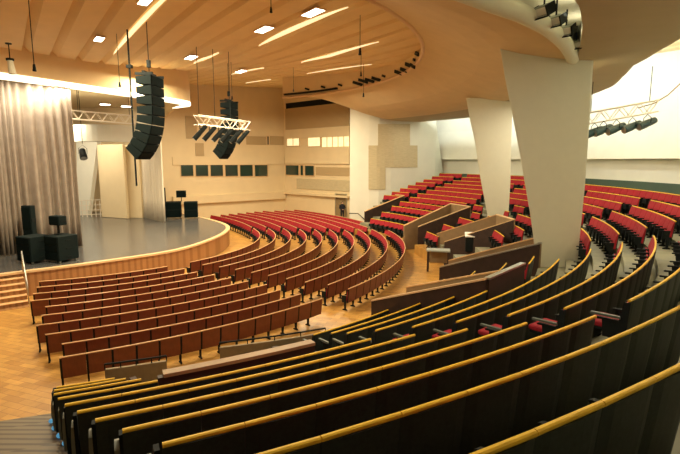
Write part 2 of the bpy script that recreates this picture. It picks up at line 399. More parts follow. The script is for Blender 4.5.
for a in range(-120, A1, 1):
    b = a + 1
    def strip(fa, fb, n, m, a=a, b=b):
        for j in range(n):
            t0, t1 = j / n, (j + 1) / n
            ra0, ra1 = fa[0] + (fa[1] - fa[0]) * t0, fa[0] + (fa[1] - fa[0]) * t1
            rb0, rb1 = fb[0] + (fb[1] - fb[0]) * t0, fb[0] + (fb[1] - fb[0]) * t1
            P = [pol(ra0, a, zc(ra0, a)), pol(ra1, a, zc(ra1, a)), pol(rb1, b, zc(rb1, b)), pol(rb0, b, zc(rb0, b))]
            lc.add(P, [(3, 2, 1, 0)], m); lc.add([v + Vector((0, 0, .3)) for v in P], [(0, 1, 2, 3)], m)
    L0, L1, O0, O1, E0, E1 = interp(a, RLIP), interp(b, RLIP), interp(a, ROUT), interp(b, ROUT), interp(a, REDG), interp(b, REDG)
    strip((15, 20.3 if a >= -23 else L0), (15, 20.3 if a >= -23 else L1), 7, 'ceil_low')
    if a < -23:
        strip((O0, E0), (O1, E1), 3, 'ceil_dim')
        for r0, r1 in ((L0, L1), (O0, O1)):
            lc.add([pol(r0, a, zc(r0, a)), pol(r1, b, zc(r1, b)), pol(r1, b, 9.35), pol(r0, a, 9.35)], [(0, 1, 2, 3)], 'column')
        lc.add([pol(L0, a, 9.35), pol(O0, a, 9.35), pol(O1, b, 9.35), pol(L1, b, 9.35)], [(0, 1, 2, 3)], 'column')
    else: strip((20.3, E0), (20.3, E1), 4, 'ceil_dim')
    zr0, zr1 = [zu(*pol(15, x).xy) + .25 for x in (a, b)]
    lc.add([pol(15, a, 10.3), pol(15, b, 10.3), pol(15, b, zr1), pol(15, a, zr0)], [(0, 1, 2, 3)], 'ceil')
    e = [(0, 0), (.12, .05), (.2, .16), (.2, .34), (0, .5), (-1.5, .6)]
    for j in range(5):
        (d0, h0), (d1, h1) = e[j], e[j + 1]
        lc.add([pol(E0 + d0, a, zc(E0, a) + h0), pol(E0 + d1, a, zc(E0, a) + h1), pol(E1 + d1, b, zc(E1, b) + h1), pol(E1 + d0, b, zc(E1, b) + h0)], [(3, 2, 1, 0)], 'ceil_dim')
lc.add([pol(20.3, -23, zc(20.3, 0)), pol(20.45, -23, zc(20.4, 0)), pol(20.45, -23, 9.35), pol(20.3, -23, 9.35)], [(0, 1, 2, 3)], 'column')
lc.build('ceiling_lower', kind='structure')
LP = [pol(interp(a, RLIP), a, zc(20, 0) + .02) for a in [x * .5 for x in range(-220, -44)]]
lip = MB(); lip.tube(LP, .2, 'column', 12); lip.sphere(LP[-1], .2, 'column', 12, 8)
lip.build('trim_6', kind='structure', smooth=True)
rim = MB(); rim.tube([pol(15.0, a, 10.3) for a in range(-120, 64, 1)], .09, 'rimwood', 8); rim.build('trim_7', kind='structure', smooth=True)
# ribbed upper ceiling, saw-tooth ribs
RD = Vector((-.585, .811)); RN = Vector((.811, .585))
uc = MB(); PER = 2.23; S0 = -22.1
smax = 28
def rp(s, t, dz=0):
    x, y = RN.x * s + RD.x * t, RN.y * s + RD.y * t
    return Vector((x, y, zu(x, y) + dz))
ns = int((smax - S0) / PER)
for i in range(ns):
    s0, s1 = S0 + i * PER, S0 + (i + 1) * PER
    for t0 in range(-20, 60, 4):
        t1 = t0 + 4
        for q0 in (s0, s0 + PER / 2):
            q1 = q0 + PER / 2
            uc.add([rp(q0, t0, .30), rp(q0 + .32, t0, .0), rp(q0 + .32, t1, .0), rp(q0, t1, .30)], [(0, 1, 2, 3)], 'ceil')
            uc.add([rp(q0 + .32, t0, 0), rp(q1 - .02, t0, .0), rp(q1 - .02, t1, .0), rp(q0 + .32, t1, 0)], [(0, 1, 2, 3)], 'ceil')
            uc.add([rp(q1 - .02, t0, 0), rp(q1, t0, .30), rp(q1, t1, .30), rp(q1 - .02, t1, 0)], [(0, 1, 2, 3)], 'ceil')
uc.build('ceiling_upper', kind='structure')
top = MB(); top.box(-34, 30, -4, 56, 14.2, 14.4, 'ceil'); top.build('ceiling_roof', kind='structure')
# cove over the back wall
cr = MB()
for a in range(-60, 50, 2):
    cr.add([pol(28.3, a, 11.2), pol(28.3, a + 2, 11.2), pol(26.5, a + 2, 12.6), pol(26.5, a, 12.6)], [(0, 1, 2, 3)], 'white')
    cr.add([pol(26.5, a, 12.6), pol(26.5, a + 2, 12.6), pol(21, a + 2, 13), pol(21, a, 13)], [(0, 1, 2, 3)], 'white')
cr.build('ceiling_cove', kind='structure')

# ------------------------------------------------------------------ columns: tall tapering blades
def blade(name, pts_l, pts_r, y, th, label):
    # outline from top to bottom in the plane facing the camera at depth y
    mb = MB(); n = len(pts_l)
    L = [at_y(u, v, y) for u, v in pts_l]; Rr = [at_y(u, v, y) for u, v in pts_r]
    ang = math.atan2(L[0].x, L[0].y)
    back = Vector((math.sin(ang), math.cos(ang), 0)) * th
    inl = .22
    vs = []
    for l, r in zip(L, Rr):
        dx = (r - l).normalized()
        vs += [l, l + dx * .06 - back * .02, r - dx * .06 - back * .02, r, r + back * .9 - dx * inl, l + back * .9 + dx * inl]
    fs = [(0, 1, 2, 3, 4, 5), tuple(reversed(range((n - 1) * 6, n * 6)))]
    for k in range(n - 1):
        for i in range(6):
            j = (i + 1) % 6; fs.append((k * 6 + j, k * 6 + i, k * 6 + 6 + i, k * 6 + 6 + j))
    mb.add(vs, fs, 'column')
    return mb.build(name, label=label, cat='column')
blade('tapered_column', [(498.5, 40), (501, 53), (505, 78), (510, 103), (520, 155), (530, 213), (538, 271), (539, 279)], [(594.5, 48), (593.3, 62), (592.2, 80), (591, 103), (589, 130), (585, 185), (577, 266), (576, 275)], 15.7, .75, 'nearest and widest tapered white column, standing among the tier rows')
blade('tapered_column', [(466, 98), (470, 120), (474.5, 140), (480, 176), (487, 213), (488, 224)], [(513, 98), (512, 120), (511, 150), (510.5, 180), (509, 206), (508, 222)], 26.3, .8, 'farther tapered white column left of the widest one')

# ------------------------------------------------------------------ stage
SZ = 1.05
edge = [(-22, 11.5), (-18.5, 14.3), (-15.4, 16.7), (-12.9, 18.7), (-11.2, 20.15), (-9.8, 21.5), (-8.5, 23.0), (-7.8, 24.6), (-7.35, 26.8), (-7.2, 29.2), (-7.5, 31.6), (-8.4, 33.7), (-10.2, 36.3), (-12.5, 39.0), (-14.5, 41.5)]
def catmull(P, n=4):
    o = []
    P = [Vector(p) for p in P]
    for i in range(len(P) - 1):
        p0, p1, p2, p3 = P[max(i - 1, 0)], P[i], P[i + 1], P[min(i + 2, len(P) - 1)]
        for j in range(n):
            t = j / n; o.append(.5 * ((2 * p1) + (p2 - p0) * t + (2 * p0 - 5 * p1 + 4 * p2 - p3) * t * t + (3 * p1 - p0 - 3 * p2 + p3) * t ** 3))
    return o + [P[-1]]
E = catmull(edge)
sf = MB(); n = len(E)
sf.add([(p.x, p.y, SZ) for p in E] + [(-34, 41.5, SZ), (-34, 11.5, SZ)], [tuple(range(n + 2))], 'stagefloor')
sf.build('floor_stage', kind='structure')
fa = MB(); rm = MB()
for i in range(n - 1):
    p, q = E[i], E[i + 1]; d_ = (q - p).normalized(); o = Vector((d_.y, -d_.x))
    d0 = (E[i] - E[max(i - 1, 0)]); d0 = (d_ + (d0.normalized() if d0.length > 0 else d_)).normalized(); o0 = Vector((d0.y, -d0.x))
    d1 = (E[min(i + 2, n - 1)] - E[i + 1]); d1 = (d_ + (d1.normalized() if d1.length > 0 else d_)).normalized(); o1 = Vector((d1.y, -d1.x))
    fa.add([(p.x, p.y, 0), (q.x, q.y, 0), (q.x, q.y, SZ), (p.x, p.y, SZ)], [(0, 1, 2, 3)], 'stagewood')
    a, b, c, e = p - o0 * .22, p + o0 * .05, q + o1 * .05, q - o1 * .22
    rm.hexa([Vector((v.x, v.y, SZ - .07)) for v in (a, b, c, e)] + [Vector((v.x, v.y, SZ + .015)) for v in (a, b, c, e)], 'rimwood')
fa.build('wall_stage_front', kind='structure'); rm.build('trim_8', kind='structure')

# stage house: fascia with light strip, rear walls, soffit, panels
PR0, PR1 = Vector((-19.8, 13.2)), Vector((-10.1, 30.0))
pd = (PR1 - PR0).normalized(); pn = Vector((-pd.y, pd.x))   # pn points into the stage
fz = 9.14
fs_ = MB()
N = 20; arc = []
for i in range(N + 1):
    t = i / N; p = PR0 + (PR1 - PR0) * t; b = -.45 * math.sin(PI * t); arc.append(p + pn * b)
for i in range(N):
    p, q = arc[i], arc[i + 1]
    fs_.hexa([Vector((v.x, v.y, fz)) for v in (p, q, q + pn * .3, p + pn * .3)] + [Vector((v.x, v.y, 12)) for v in (p, q, q + pn * .3, p + pn * .3)], 'ceil')
# rounded right end returning to the wall
endp = [PR1, PR1 + Vector((.35, 1.2)), PR1 + Vector((-.1, 2.6)), PR1 + Vector((-1.5, 4.2)), Vector((-15.5, 42.5))]
EP = catmull([tuple(v) for v in endp], 4)
for i in range(len(EP) - 1):
    p, q = EP[i], EP[i + 1]; o = pn * .3
    fs_.hexa([Vector((v.x, v.y, fz)) for v in (p, q, q + o, p + o)] + [Vector((v.x, v.y, 12)) for v in (p, q, q + o, p + o)], 'ceil')
fs_.build('wall_proscenium', kind='structure')
ls = MB()
path = arc + EP[1:12]
for i in range(1, len(path) - 1):
    p, q = path[i], path[i + 1]; k = -.03
    ls.hexa([Vector((v.x, v.y, fz + z)) for v, z in ((p + pn * k, -.02), (q + pn * k, -.02), (q + pn * .75, -.02), (p + pn * .75, -.02))] +
            [Vector((v.x, v.y, fz + z)) for v, z in ((p + pn * k, .16), (q + pn * k, .16), (q + pn * .75, .02), (p + pn * .75, .02))], 'ledstrip')
ls.build('strip_light', label='long glowing curved light strip along the edge above the stage opening', cat='light')
sw = MB()
sw.box(-34, -33.7, 10, 44, 0, 12, 'cream'); sw.box(-34, -16.9, 42.6, 42.9, 0, 12, 'cream')
sw.build('wall_stage_rear', kind='structure')
# stage ceiling
scl = MB(); P = [PR0 + pn * .9 - pd * 6, PR1 + pn * .9 + pd * 2, Vector((-16, 44)), Vector((-34, 44)), Vector((-34, 10))]
scl.add([(p.x, p.y, 10.15) for p in P], [(4, 3, 2, 1, 0)], 'cream'); scl.build('ceiling_stage', kind='structure')
# cream soffit band hanging above the stage rear
a, b = at_y(66, 124, 32.5), at_y(127, 121, 33)
zt, zb = a.z, at_y(66, 141.5, 33).z
s_ = MB()
for i in range(10):
    t0, t1 = i / 10, (i + 1) / 10
    p, q = a.lerp(b, t0), a.lerp(b, t1); bul = lambda t: Vector((0, 1, 0)) * 0.8 * (2 * t - 1) ** 2
    p += bul(t0); q += bul(t1); o = Vector((0, .9, 0))
    s_.hexa([Vector((v.x, v.y, zb)) for v in (p, q, q + o, p + o)] + [Vector((v.x, v.y, zt)) for v in (p, q, q + o, p + o)], 'white')
s_.build('acoustic_soffit', label='curved cream soffit panel hanging over the rear of the stage', cat='ceiling panel')
def standing_panel(u0, u1, vtop, y0, y1, m, name, label, cat, th=.25):
    p, q = at_y(u0, 200, y0), at_y(u1, 200, y1); zt = at_y((u0 + u1) / 2, vtop, (y0 + y1) / 2).z
    d_ = Vector((q.x - p.x, q.y - p.y)); L = d_.length; T = Matrix.Translation((p.x, p.y, 0)) @ Matrix.Rotation(math.atan2(d_.y, d_.x), 4, 'Z')
    mb = MB(); mb.bbox(0, L, 0, th, SZ, zt, m, .03, T); return mb.build(name, label=label, cat=cat)
standing_panel(100.5, 126, 144.5, 37.4, 36.2, 'cream', 'acoustic_screen', 'wide cream acoustic screen standing at the rear of the stage', 'acoustic screen')
standing_panel(126.8, 141.5, 145, 36.8, 36.6, 'cream', 'acoustic_screen', 'narrow cream acoustic screen beside the pale drape', 'acoustic screen')
# slanted concrete column and low balustrade at the rear left of the stage
sl = MB(); P = [at_y(u, v, 39) for u, v in ((78, 216), (88, 216), (97.5, 140), (76, 140))]
sl.hexa([P[0], P[1], P[1] + Vector((0, .6, 0)), P[0] + Vector((0, .6, 0)), P[3], P[2], P[2] + Vector((0, .6, 0)), P[3] + Vector((0, .6, 0))], 'white')
for i, z in enumerate(()): pass
sl.build('slanted_pillar', label='leaning white pillar at the rear left of the stage beside the curtain', cat='pillar')
bl = empty('stacked_chairs_rack', at_z(92, 217, SZ), label='pale wire rack standing at the stage rear beside the leaning pillar', cat='rack')
mb = MB(); T = Matrix()
for i in range(7): mb.tube([(-1.1 + i * .36, 0, 0), (-1.1 + i * .36, 0, 1.3)], .03, 'alu', 6)
mb.build('post', bl)
mb = MB()
for z in (.15, .5, .9, 1.3): mb.tube([(-1.1, 0, z), (1.06, 0, z + .1)], .03, 'alu', 6)
mb.build('rail', bl)

def curtain(name, base, ztops, z0, m, amp, per, label, cat='curtain', col2=None):
    mb = MB(); B = [Vector(p) for p in base]
    Ls = [0]
    for i in range(len(B) - 1): Ls.append(Ls[-1] + (B[i + 1] - B[i]).length)
    tot = Ls[-1]; n = int(tot / .045); rows = 5; vs = []
    rnd = random.Random(3); ph = 0; phs = []
    for i in range(n + 1):
        ph += 2 * PI * (tot / n) / (per * (1 + .35 * math.sin(i * .11) + .2 * math.sin(i * .043 + 1))); phs.append(ph)
    for r in range(rows + 1):
        for i in range(n + 1):
            s = tot * i / n; k = max(j for j in range(len(B) - 1) if Ls[j] <= s + 1e-9) if s < tot else len(B) - 2
            d = (B[k + 1] - B[k]).normalized(); p = B[k] + d * (s - Ls[k]); nn = Vector((-d.y, d.x))
            a = amp * math.sin(phs[i]) * (.55 + .45 * r / rows * 1.0) + amp * .3 * math.sin(phs[i] * .37 + r * .25)
            zt = ztops[0] + (ztops[1] - ztops[0]) * s / tot
            q = p + nn * a; vs.append((q.x, q.y, zt + (z0 - zt) * r / rows))
    fs = [(r * (n + 1) + i, r * (n + 1) + i + 1, (r + 1) * (n + 1) + i + 1, (r + 1) * (n + 1) + i) for r in range(rows) for i in range(n)]
    mb.add(vs, fs, m); o = mb.build(name, smooth=True, label=label, cat=cat)
    s = o.modifiers.new('thick', 'SOLIDIFY'); s.thickness = .012
    return o
c0, c1 = at_z(0, 256.5, SZ), at_z(82.5, 247, SZ)
c0 = c0.xy + (c0.xy - c1.xy).normalized() * 4
curtain('stage_curtain', [tuple(c0), tuple(c1.xy)], (9.12, 9.12), SZ + .02, 'curtain', .2, .36, 'tall grey-beige pleated curtain hanging beside the left of the stage')
c0, c1 = at_z(142.5, 217.5, SZ), at_z(165, 222.5, SZ)
curtain('stage_drape', [tuple(c0.xy), tuple(c1.xy)], (9.2, 9.2), SZ + .02, 'drape', .1, .36, 'pale cream pleated drape on the right side of the stage opening')

# stairs up to the stage, with handrail
st = empty('stage_stairs', (0, 0, 0), label='short wooden stairs with a rail leading up onto the stage on the left', cat='stairs')
p = at_z(22.5, 296, 0)
ang = math.atan2(E[9].y - E[8].y, E[9].x - E[8].x)
e0 = Vector((-12.9, 18.7)); et = (Vector((-12.9, 18.7)) - Vector((-15.4, 16.7))).normalized(); en = Vector((et.y, -et.x))
st.location = (e0.x + en.x * .06, e0.y + en.y * .06, 0); st.rotation_euler = (0, 0, math.atan2(et.y, et.x))
for i in range(6):
    z = SZ - .175 * (i) ; mb = MB(); y1 = -.02 - .27 * i
    if z - .175 < -.01: break
    MB().bbox(-2.4, 0, y1 - .29, y1, max(0, z - .21), z - .175 + .0, 'lightwood', .01).build('tread', st)
    MB().box(-2.38, -.02, y1 - .26, y1 - .01, 0, max(.01, z - .212), 'stagewood').build('riser', st)
mb = MB(); mb.tube([(.02, -1.25, 0.01), (.02, -1.25, .85), (.02, -.05, SZ + .85), (.02, -.05, SZ + .02)], .028, 'steel', 8); mb.build('handrail', st, smooth=True)
mb = MB(); mb.tube([(.02, -.65, .5), (.02, -.65, 1.35)], .018, 'steel', 6); mb.build('rail_post', st)

# ------------------------------------------------------------------ seats
# local frame: x along the row, +y away from the stage (behind the seat), z up from the floor under the seat
def seat_parts(tier):
    W = .55; h = W / 2; cap = 'yellow' if tier else 'lightwood'; back = 'darkback' if tier else 'brown'
    P = {}
    b = MB(); z0 = .10 if tier else .29; g = .002 if tier else .026
    lean = .10
    yy = lambda z: -lean * (1 - z / .82)
    b.prism([(yy(z0), z0), (yy(z0) + .026, z0), (yy(.55) + .03, .55), (.024, .831), (0, .831)][::-1], -h + .003, h - .05, back); P['backrest'] = b
    if tier:
        b = MB(); n = 6; prof = [(yy(z0), z0), (yy(z0) + .016, z0), (yy(.55) + .018, .55), (.012, .831), (0, .831)]
        vs = []
        for i in range(n + 1):
            x = -h + g + (2 * h - 2 * g) * i / n; bu = .024 * (1 - (x / (h - g)) ** 4)
            for j, (y, z) in enumerate(prof): vs.append((x, y + (bu if j in (1, 2, 3) else 0), z))
        fs = [tuple(range(5))[::1], tuple(reversed(range(n * 5, n * 5 + 5)))]
        for i in range(n):
            for j in range(5):
                q = (j + 1) % 5; fs.append((i * 5 + q, i * 5 + j, i * 5 + 5 + j, i * 5 + 5 + q))
        b.add(vs, fs, back); P['backrest'] = b
    c = MB(); c.prism([(-.010, .831), (.022, .831), (.027, .840), (.024, .853), (.014, .86), (-.002, .86), (-.012, .852)][::-1], -h + .003, h - .003, cap); P['top_rail'] = c
    p = MB(); p.prism([(yy(.36) - .06, .36), (yy(.36) - .002, .36), (-.002, .815), (-.03, .815), (yy(.6) - .062, .6)][::-1], -h + .006, h - (.018 if tier else .05), 'red'); P['back_pad'] = p
    s = MB(); ly = yy(.40)
    s.prism([(ly - .075, .31), (ly - .075, .50), (ly - .085, .52), (ly - .11, .52), (ly - .12, .31)][::-1], -h + .012, h - .052, 'red')
    s.prism([(ly - .12, .30), (ly - .11, .505), (ly - .15, .49), (ly - .18, .31)][::-1], -h + .01, h - .052, 'black'); P['seat_cushion'] = s
    a = MB(); a.prism([(-.36, .52), (-.10, .53), (-.10, .555), (-.36, .548), (-.38, .535)][::-1], h - .048, h - .002, 'black')
    a.prism([(-.28, .30), (-.12, .30), (-.10, .53), (-.30, .525)][::-1], h - .042, h - .008, 'black'); P['armrest'] = a
    l = MB(); l.prism([(-.26, 0), (-.06, 0), (-.06, .03), (-.12, .06), (-.10, .34), (-.20, .34), (-.18, .06), (-.26, .03)][::-1], h - .046, h - .004, 'black')
    if not tier: l.prism([(yy(.30) - .004, .29), (yy(.3) + .02, .29), (.02, .815), (-.002, .815)][::-1], h - .05, h - .002, 'black')
    P['leg'] = l
    return P
dm = MB(); dm.bbox(-.24, .24, -.52, -.10, .40, .47, 'red', .015); dm.bbox(-.235, .235, -.50, -.12, .36, .40, 'black', .01); DOWN = dm.mesh('lowered_cushion')
SP = {True: seat_parts(True), False: seat_parts(False)}
PM = {t: {k: m.mesh(('tier_' if t else 'stalls_') + k) for k, m in SP[t].items()} for t in SP}
WHOLE = {}; LOW = {}
for t in SP:
    w_ = MB()
    for k, m in SP[t].items(): w_.merge(m, Matrix())
    WHOLE[t] = w_
WM = {t: WHOLE[t].mesh('tier_seat' if t else 'stalls_seat') for t in WHOLE}
ORD = ['first', 'second', 'third', 'fourth', 'fifth', 'sixth', 'seventh', 'eighth', 'ninth', 'tenth', 'eleventh', 'twelfth', 'thirteenth', 'fourteenth', 'fifteenth', 'sixteenth', 'seventeenth', 'eighteenth', 'nineteenth']
TENS = {20: 'twent', 30: 'thirt', 40: 'fort', 50: 'fift', 60: 'sixt', 70: 'sevent', 80: 'eight', 90: 'ninet'}
def ordn(n):
    if n < 20: return ORD[n - 1]
    if n >= 100: return 'hundredth' if n == 100 else 'hundred-and-' + ordn(n - 100)
    t, u = n // 10 * 10, n % 10
    return TENS[t] + 'ieth' if u == 0 else TENS[t] + 'y-' + ORD[u - 1]
def in_frame(p, m=12):
    q = proj(p)
    return q is not None and -m < q[0] < 680 + m and -m < q[1] < 454 + m + 400 / max(q[2], 1) * .0 + m
SEATS = {True: [], False: []}
def put_row(tier, key, segs, Rf, z, c):
    for si, (a0, a1) in enumerate(segs):
        # arc length, then whole seats of nearly .55 m pitch over exactly that length
        st_ = 200; A = [a0 + (a1 - a0) * j / st_ for j in range(st_ + 1)]; P_ = [pol(Rf(a), a, z, c) for a in A]
        S_ = [0]
        for j in range(st_): S_.append(S_[-1] + (P_[j + 1] - P_[j]).length)
        n = max(1, round(S_[-1] / .55)); pitch = S_[-1] / n; j = 0
        for i in range(n):
            g = pitch * (i + .5)
            while S_[j + 1] < g: j += 1
            p = P_[j].lerp(P_[j + 1], (g - S_[j]) / (S_[j + 1] - S_[j])); t = P_[j + 1] - P_[j]
            SEATS[tier].append(dict(p=p, rz=math.atan2(t.y, t.x) + PI, key=key, si=si, i=i, sx=pitch / .55, a0=a0))
D = lambda k: (k - 3)
for k in range(0, 12):
    dz = 0
    left = -64.4 - .58 * D(k)
    b0, b1 = -52.75 - .6 * D(k), -50.4 - .55 * D(k)
    segs = []
    if k >= 3: segs.append((left, b0) if k < 8 else (left, -63.6 - .7 * (k - 8)))
    if k == 0: segs += [(17.9, 33.4), (34.6, 39.9)]
    elif k == 1: segs += [(left, 33.0), (35.0, 40.2)]
    elif k == 2: segs += [(left, -30), (-26, -12.6), (-10.2, 1.5), (4, 16.2), (18.6, 33.4), (35.9, 40.8)]
    elif k <= 6: segs += [(b1, -30), (-25.6, -13.0), (-10.4, 1.5), (4, 16.2), (18.6, 33.9 + .6 * (k - 1) - 1.1), (33.9 + .6 * (k - 1) + 1.3, 40.2 + .6 * (k - 1))]
    elif k == 7: segs += [(b1, -31.8), (-17.6, -8), (-8, 1.5), (4.5, 16.2), (18.6, 36), (39, 43.8)]
    else: segs += [({10: -51.7, 11: -50.8}.get(k, -52.8), -40.6 + .3 * (k - 11)), (-30.8, -27.2)] + ([(-9.5, -2.6)] if k < 10 else []) + [(5.2 + .3 * (k - 8), 12.5), (21.4, 36.5)]
    for si, (a0, a1) in enumerate(segs):
        far = a0 > -20 and k >= 7
        drop = {7: .25, 8: .38, 9: .38, 10: .22, 11: .1}.get(k, 0) if far else 0
        put_row(True, (k, si), [(a0, a1)], lambda a, k=k: TR[k], TZ[k], CT)
CPp = Vector((-15.29, 27.68))
def RP(k):
    def f(a):
        s = max(0, a - 20) / 52
        return 10.38 + .956 * k + 3.1 * s * s
    return f
PZ = EYE - 4.66 - SEAT_H
aleft = [-70.1, -69.4, -69, -68.5, -66, -65.9, -65.9, -64.7, -63.2, -63.2]
arght = [-43.1, -41.6, -41.4, -40.5, -40, -39.6, -39.2, -39.9, -39.6, -39.4]
bst = [-36.8, -36.9, -36.1, -35.8, -35.6, -35.5, -35.4, -35.3, -34.7, -34.8]
bend = [31.2, 28.5, 26.3, 22.5, 21.0, 19.3, 18.2, 17.6, 17.4, 17.0]
far = [72.3, 70, 68.9, 67.5, 66.2, 65.2, 64, 61.5, 60, 58.2]
for k in range(10):
    put_row(False, (k, 0), [(aleft[k], arght[k])], RP(k), 0, CPp)
    put_row(False, (k, 1), [(bst[k], bend[k] - 3.2)], RP(k), 0, CPp)
    put_row(False, (k, 2), [(bend[k] - .4, far[k])], RP(k), 0, CPp)
TIERROW = {1: 'uppermost', 2: 'second', 3: 'third', 4: 'fourth', 5: 'fifth', 6: 'sixth', 7: 'seventh', 8: 'eighth', 9: 'ninth', 10: 'tenth', 11: 'eleventh', 0: 'topmost short'}
def label_tier(s):
    k, si = s['key']; a0 = s['a0']; n = ordn(s['i'] + 1)
    blk = 'left block' if a0 < -56 else 'centre block' if a0 < -45 else 'wedge by nearest parapet' if a0 < -27 else 'block at right photo edge' if a0 < -19 else 'block right of widest column' if a0 < -9.9 else \
        'wedge before the parapets' if k >= 7 and a0 < 0 else 'block just behind widest column' if a0 < 14 else 'block between the columns' if a0 < 20.5 else 'far block' if a0 < 32 else 'block by white wall'
    row = TIERROW[k] + ' row' if k < 2 else TIERROW[k] + ' row from top'
    return f'{n} black-backed tier seat from left, {row}, {blk}'
def label_stalls(s):
    k, si = s['key']; n = ordn(s['i'] + 1); r = ordn(k + 1)
    blk = {0: 'left stalls block', 1: 'curved middle stalls block', 2: 'far stalls block'}[si]
    return f'brown-backed red seat, {n} from left end, {r} row from stage, {blk}'
COLS = [((7.25, 16.1), 1.05), ((8.9, 26.75), .95)]
for tier in (True, False):
    L = []
    for s in SEATS[tier]:
        top = s['p'] + Vector((0, 0, SEAT_H)); q = proj(top)
        if q is None or not (-14 < q[0] < 694 and q[1] < 470): continue
        if tier and q[0] > 485 and q[0] < 590 and False: continue
        s['d'] = q[2]; s['q'] = q
        if tier and any((s['p'].xy - Vector(c_)).length < r_ for c_, r_ in COLS): continue
        # wholly behind the widest column
        if tier and s['d'] > 17 and 541 < q[0] < 582: continue
        if tier and s['d'] > 28 and 484 < q[0] < 504: continue
        L.append(s)
    L.sort(key=lambda s: s['d'])
    first, rest = L[:300], L[300:]
    name = 'tier_seat' if tier else 'stalls_seat'
    for s in first:
        lb = (label_tier if tier else label_stalls)(s)
        gr = ('black-backed tier seats, row %s' % TIERROW[s['key'][0]]) if tier else 'stalls seats, %s row from the stage' % ordn(s['key'][0] + 1)
        cat = 'seat'
        small = s['d'] > (13.5 if tier else 17.5)
        if small:
            o = link(name, WM[tier], label=lb, cat=cat, group=gr); o.location = s['p']; o.rotation_euler = (0, 0, s['rz']); o.scale = (s['sx'], 1, 1)
        else:
            o = empty(name, s['p'], s['rz'], label=lb, cat=cat, group=gr)
            for pn_, me in PM[tier].items():
                c = link(pn_, me, o); c.scale = (s['sx'], 1, 1)
        s['o'] = o; s['small'] = small
    mb = MB()
    for s in rest:
        T = Matrix.Translation(s['p']) @ Matrix.Rotation(s['rz'], 4, 'Z') @ Matrix.Diagonal((s['sx'], 1, 1, 1)); mb.merge(WHOLE[tier], T)
    mb.build('tier_seats_beyond' if tier else 'stalls_seats_beyond', kind='stuff', cat='seats',
             label='rows of small red seats rising towards the back wall' if tier else 'far rows of small red seats curving round beyond the stage')
    print(name, len(L), 'in view;', len(rest), 'in stuff; nearest', L[0]['d'], 'cut', first[-1]['d'])
_all = [o['label'] for o in COL.objects if 'label' in o]; _d = {l for l in _all if _all.count(l) > 1}; print('duplicate labels', len(_d), list(_d)[:5], max(len(l.split()) for l in _all))
# end panels with blue step lights at the left ends of the tier rows
for s in SEATS[True]:
    if 'o' in s and s['key'][1] == 0 and s['i'] == 0 and s['key'][0] >= 2 and not s['small']:
        mb = MB(); prof = []
        for j in range(12):
            t = 2 * PI * j / 12; prof.append((-.24 + .17 * math.cos(t) * (1 if abs(math.cos(t)) < .9 else 1), .40 + .24 * math.sin(t)))
        mb.prism(prof, .31, .35, 'greyend'); 
        o = mb.build('end_panel', s['o']); o['label'] = 'grey rounded end panel'
        mb = MB(); mb.prism([(-.40, 0), (-.04, 0), (-.02, .8), (-.10, .8), (-.34, .6)][::-1], .275, .31, 'black'); mb.build('side_frame', s['o'])
        k = s['key'][0]
        T = Matrix.Translation(s['p']) @ Matrix.Rotation(s['rz'], 4, 'Z')
        q = T @ Vector((.47, .02, .042))
        if k < 7: continue
        sl_ = MB().sphere((0, 0, 0), .036, 'blue', 10, 6).build('step_light', smooth=True, label='round blue step light on the floor at the left end of the %s tier row' % ordn(k), cat='step light', group='blue step lights along the tier stairs')
        uv = {11: (51, 421), 10: (54, 428), 9: (59, 435.5), 8: (65, 443), 7: (70.5, 450)}[k]
        for kk in range(4, 12):
            q = at_z(*uv, TZ[kk] + .04); rr = (q.xy - CT).length
            if (TR[kk + 1] + .1 if kk < 11 else 15.8) <= rr <= TR[kk] + .12: break
        sl_.location = q
    if 'o' in s and s['key'][1] == 1 and s['i'] == 0 and not s['small'] and s['key'][0] > 2:
        mb = MB(); mb.prism([(-.44, .575), (-.07, .585), (-.07, .615), (-.44, .605)][::-1], .25, .30, 'armgrey'); o = mb.build('end_armrest', s['o']); o['label'] = 'grey end armrest'
        mb = MB(); mb.prism([(-.16, .05), (-.02, .05), (.03, .82), (-.045, .82), (-.10, .5)][::-1], .274, .29, 'black'); mb.build('side_frame', s['o'])
        for c in list(s['o'].children):
            if c.name.startswith('seat_cushion') and s['key'][0] < 8: c.data = DOWN


# ------------------------------------------------------------------ vomitory parapets
def seg_wall(mb, a, b, th, z0a, za, zb, m, z0b=None):
    a, b = Vector(a), Vector(b); d_ = (b - a).normalized(); n_ = Vector((-d_.y, d_.x)) * th / 2
    z0b = z0a if z0b is None else z0b
    P = [(a - n_, z0a), (b - n_, z0b), (b + n_, z0b), (a + n_, z0a), (a - n_, za), (b - n_, zb), (b + n_, zb), (a + n_, za)]
    mb.hexa([Vector((p.x, p.y, z)) for p, z in P], m)
def parapet(name, label, walls):
    """walls: (partname, a, b, za, zb, material, cap material)"""
    o = empty(name, (walls[0][1][0], walls[0][1][1], 0), label=label, cat='parapet')
    off = Vector((walls[0][1][0], walls[0][1][1]))
    for nm, a, b, za, zb, m, cap in walls:
        a_, b_ = Vector(a[:2]) - off, Vector(b[:2]) - off
        mb = MB(); seg_wall(mb, a_, b_, .11, 0, za, zb, m); mb.build(nm, o)
        mb = MB()
        seg_wall(mb, a_, b_, .14, za, za + .045, zb + .045, cap, z0b=zb); mb.build('coping', o)
    return o
def zz(u, v, z): return tuple(at_z(u, v, z).xy)
ZN, ZF = 1.5, 2.75
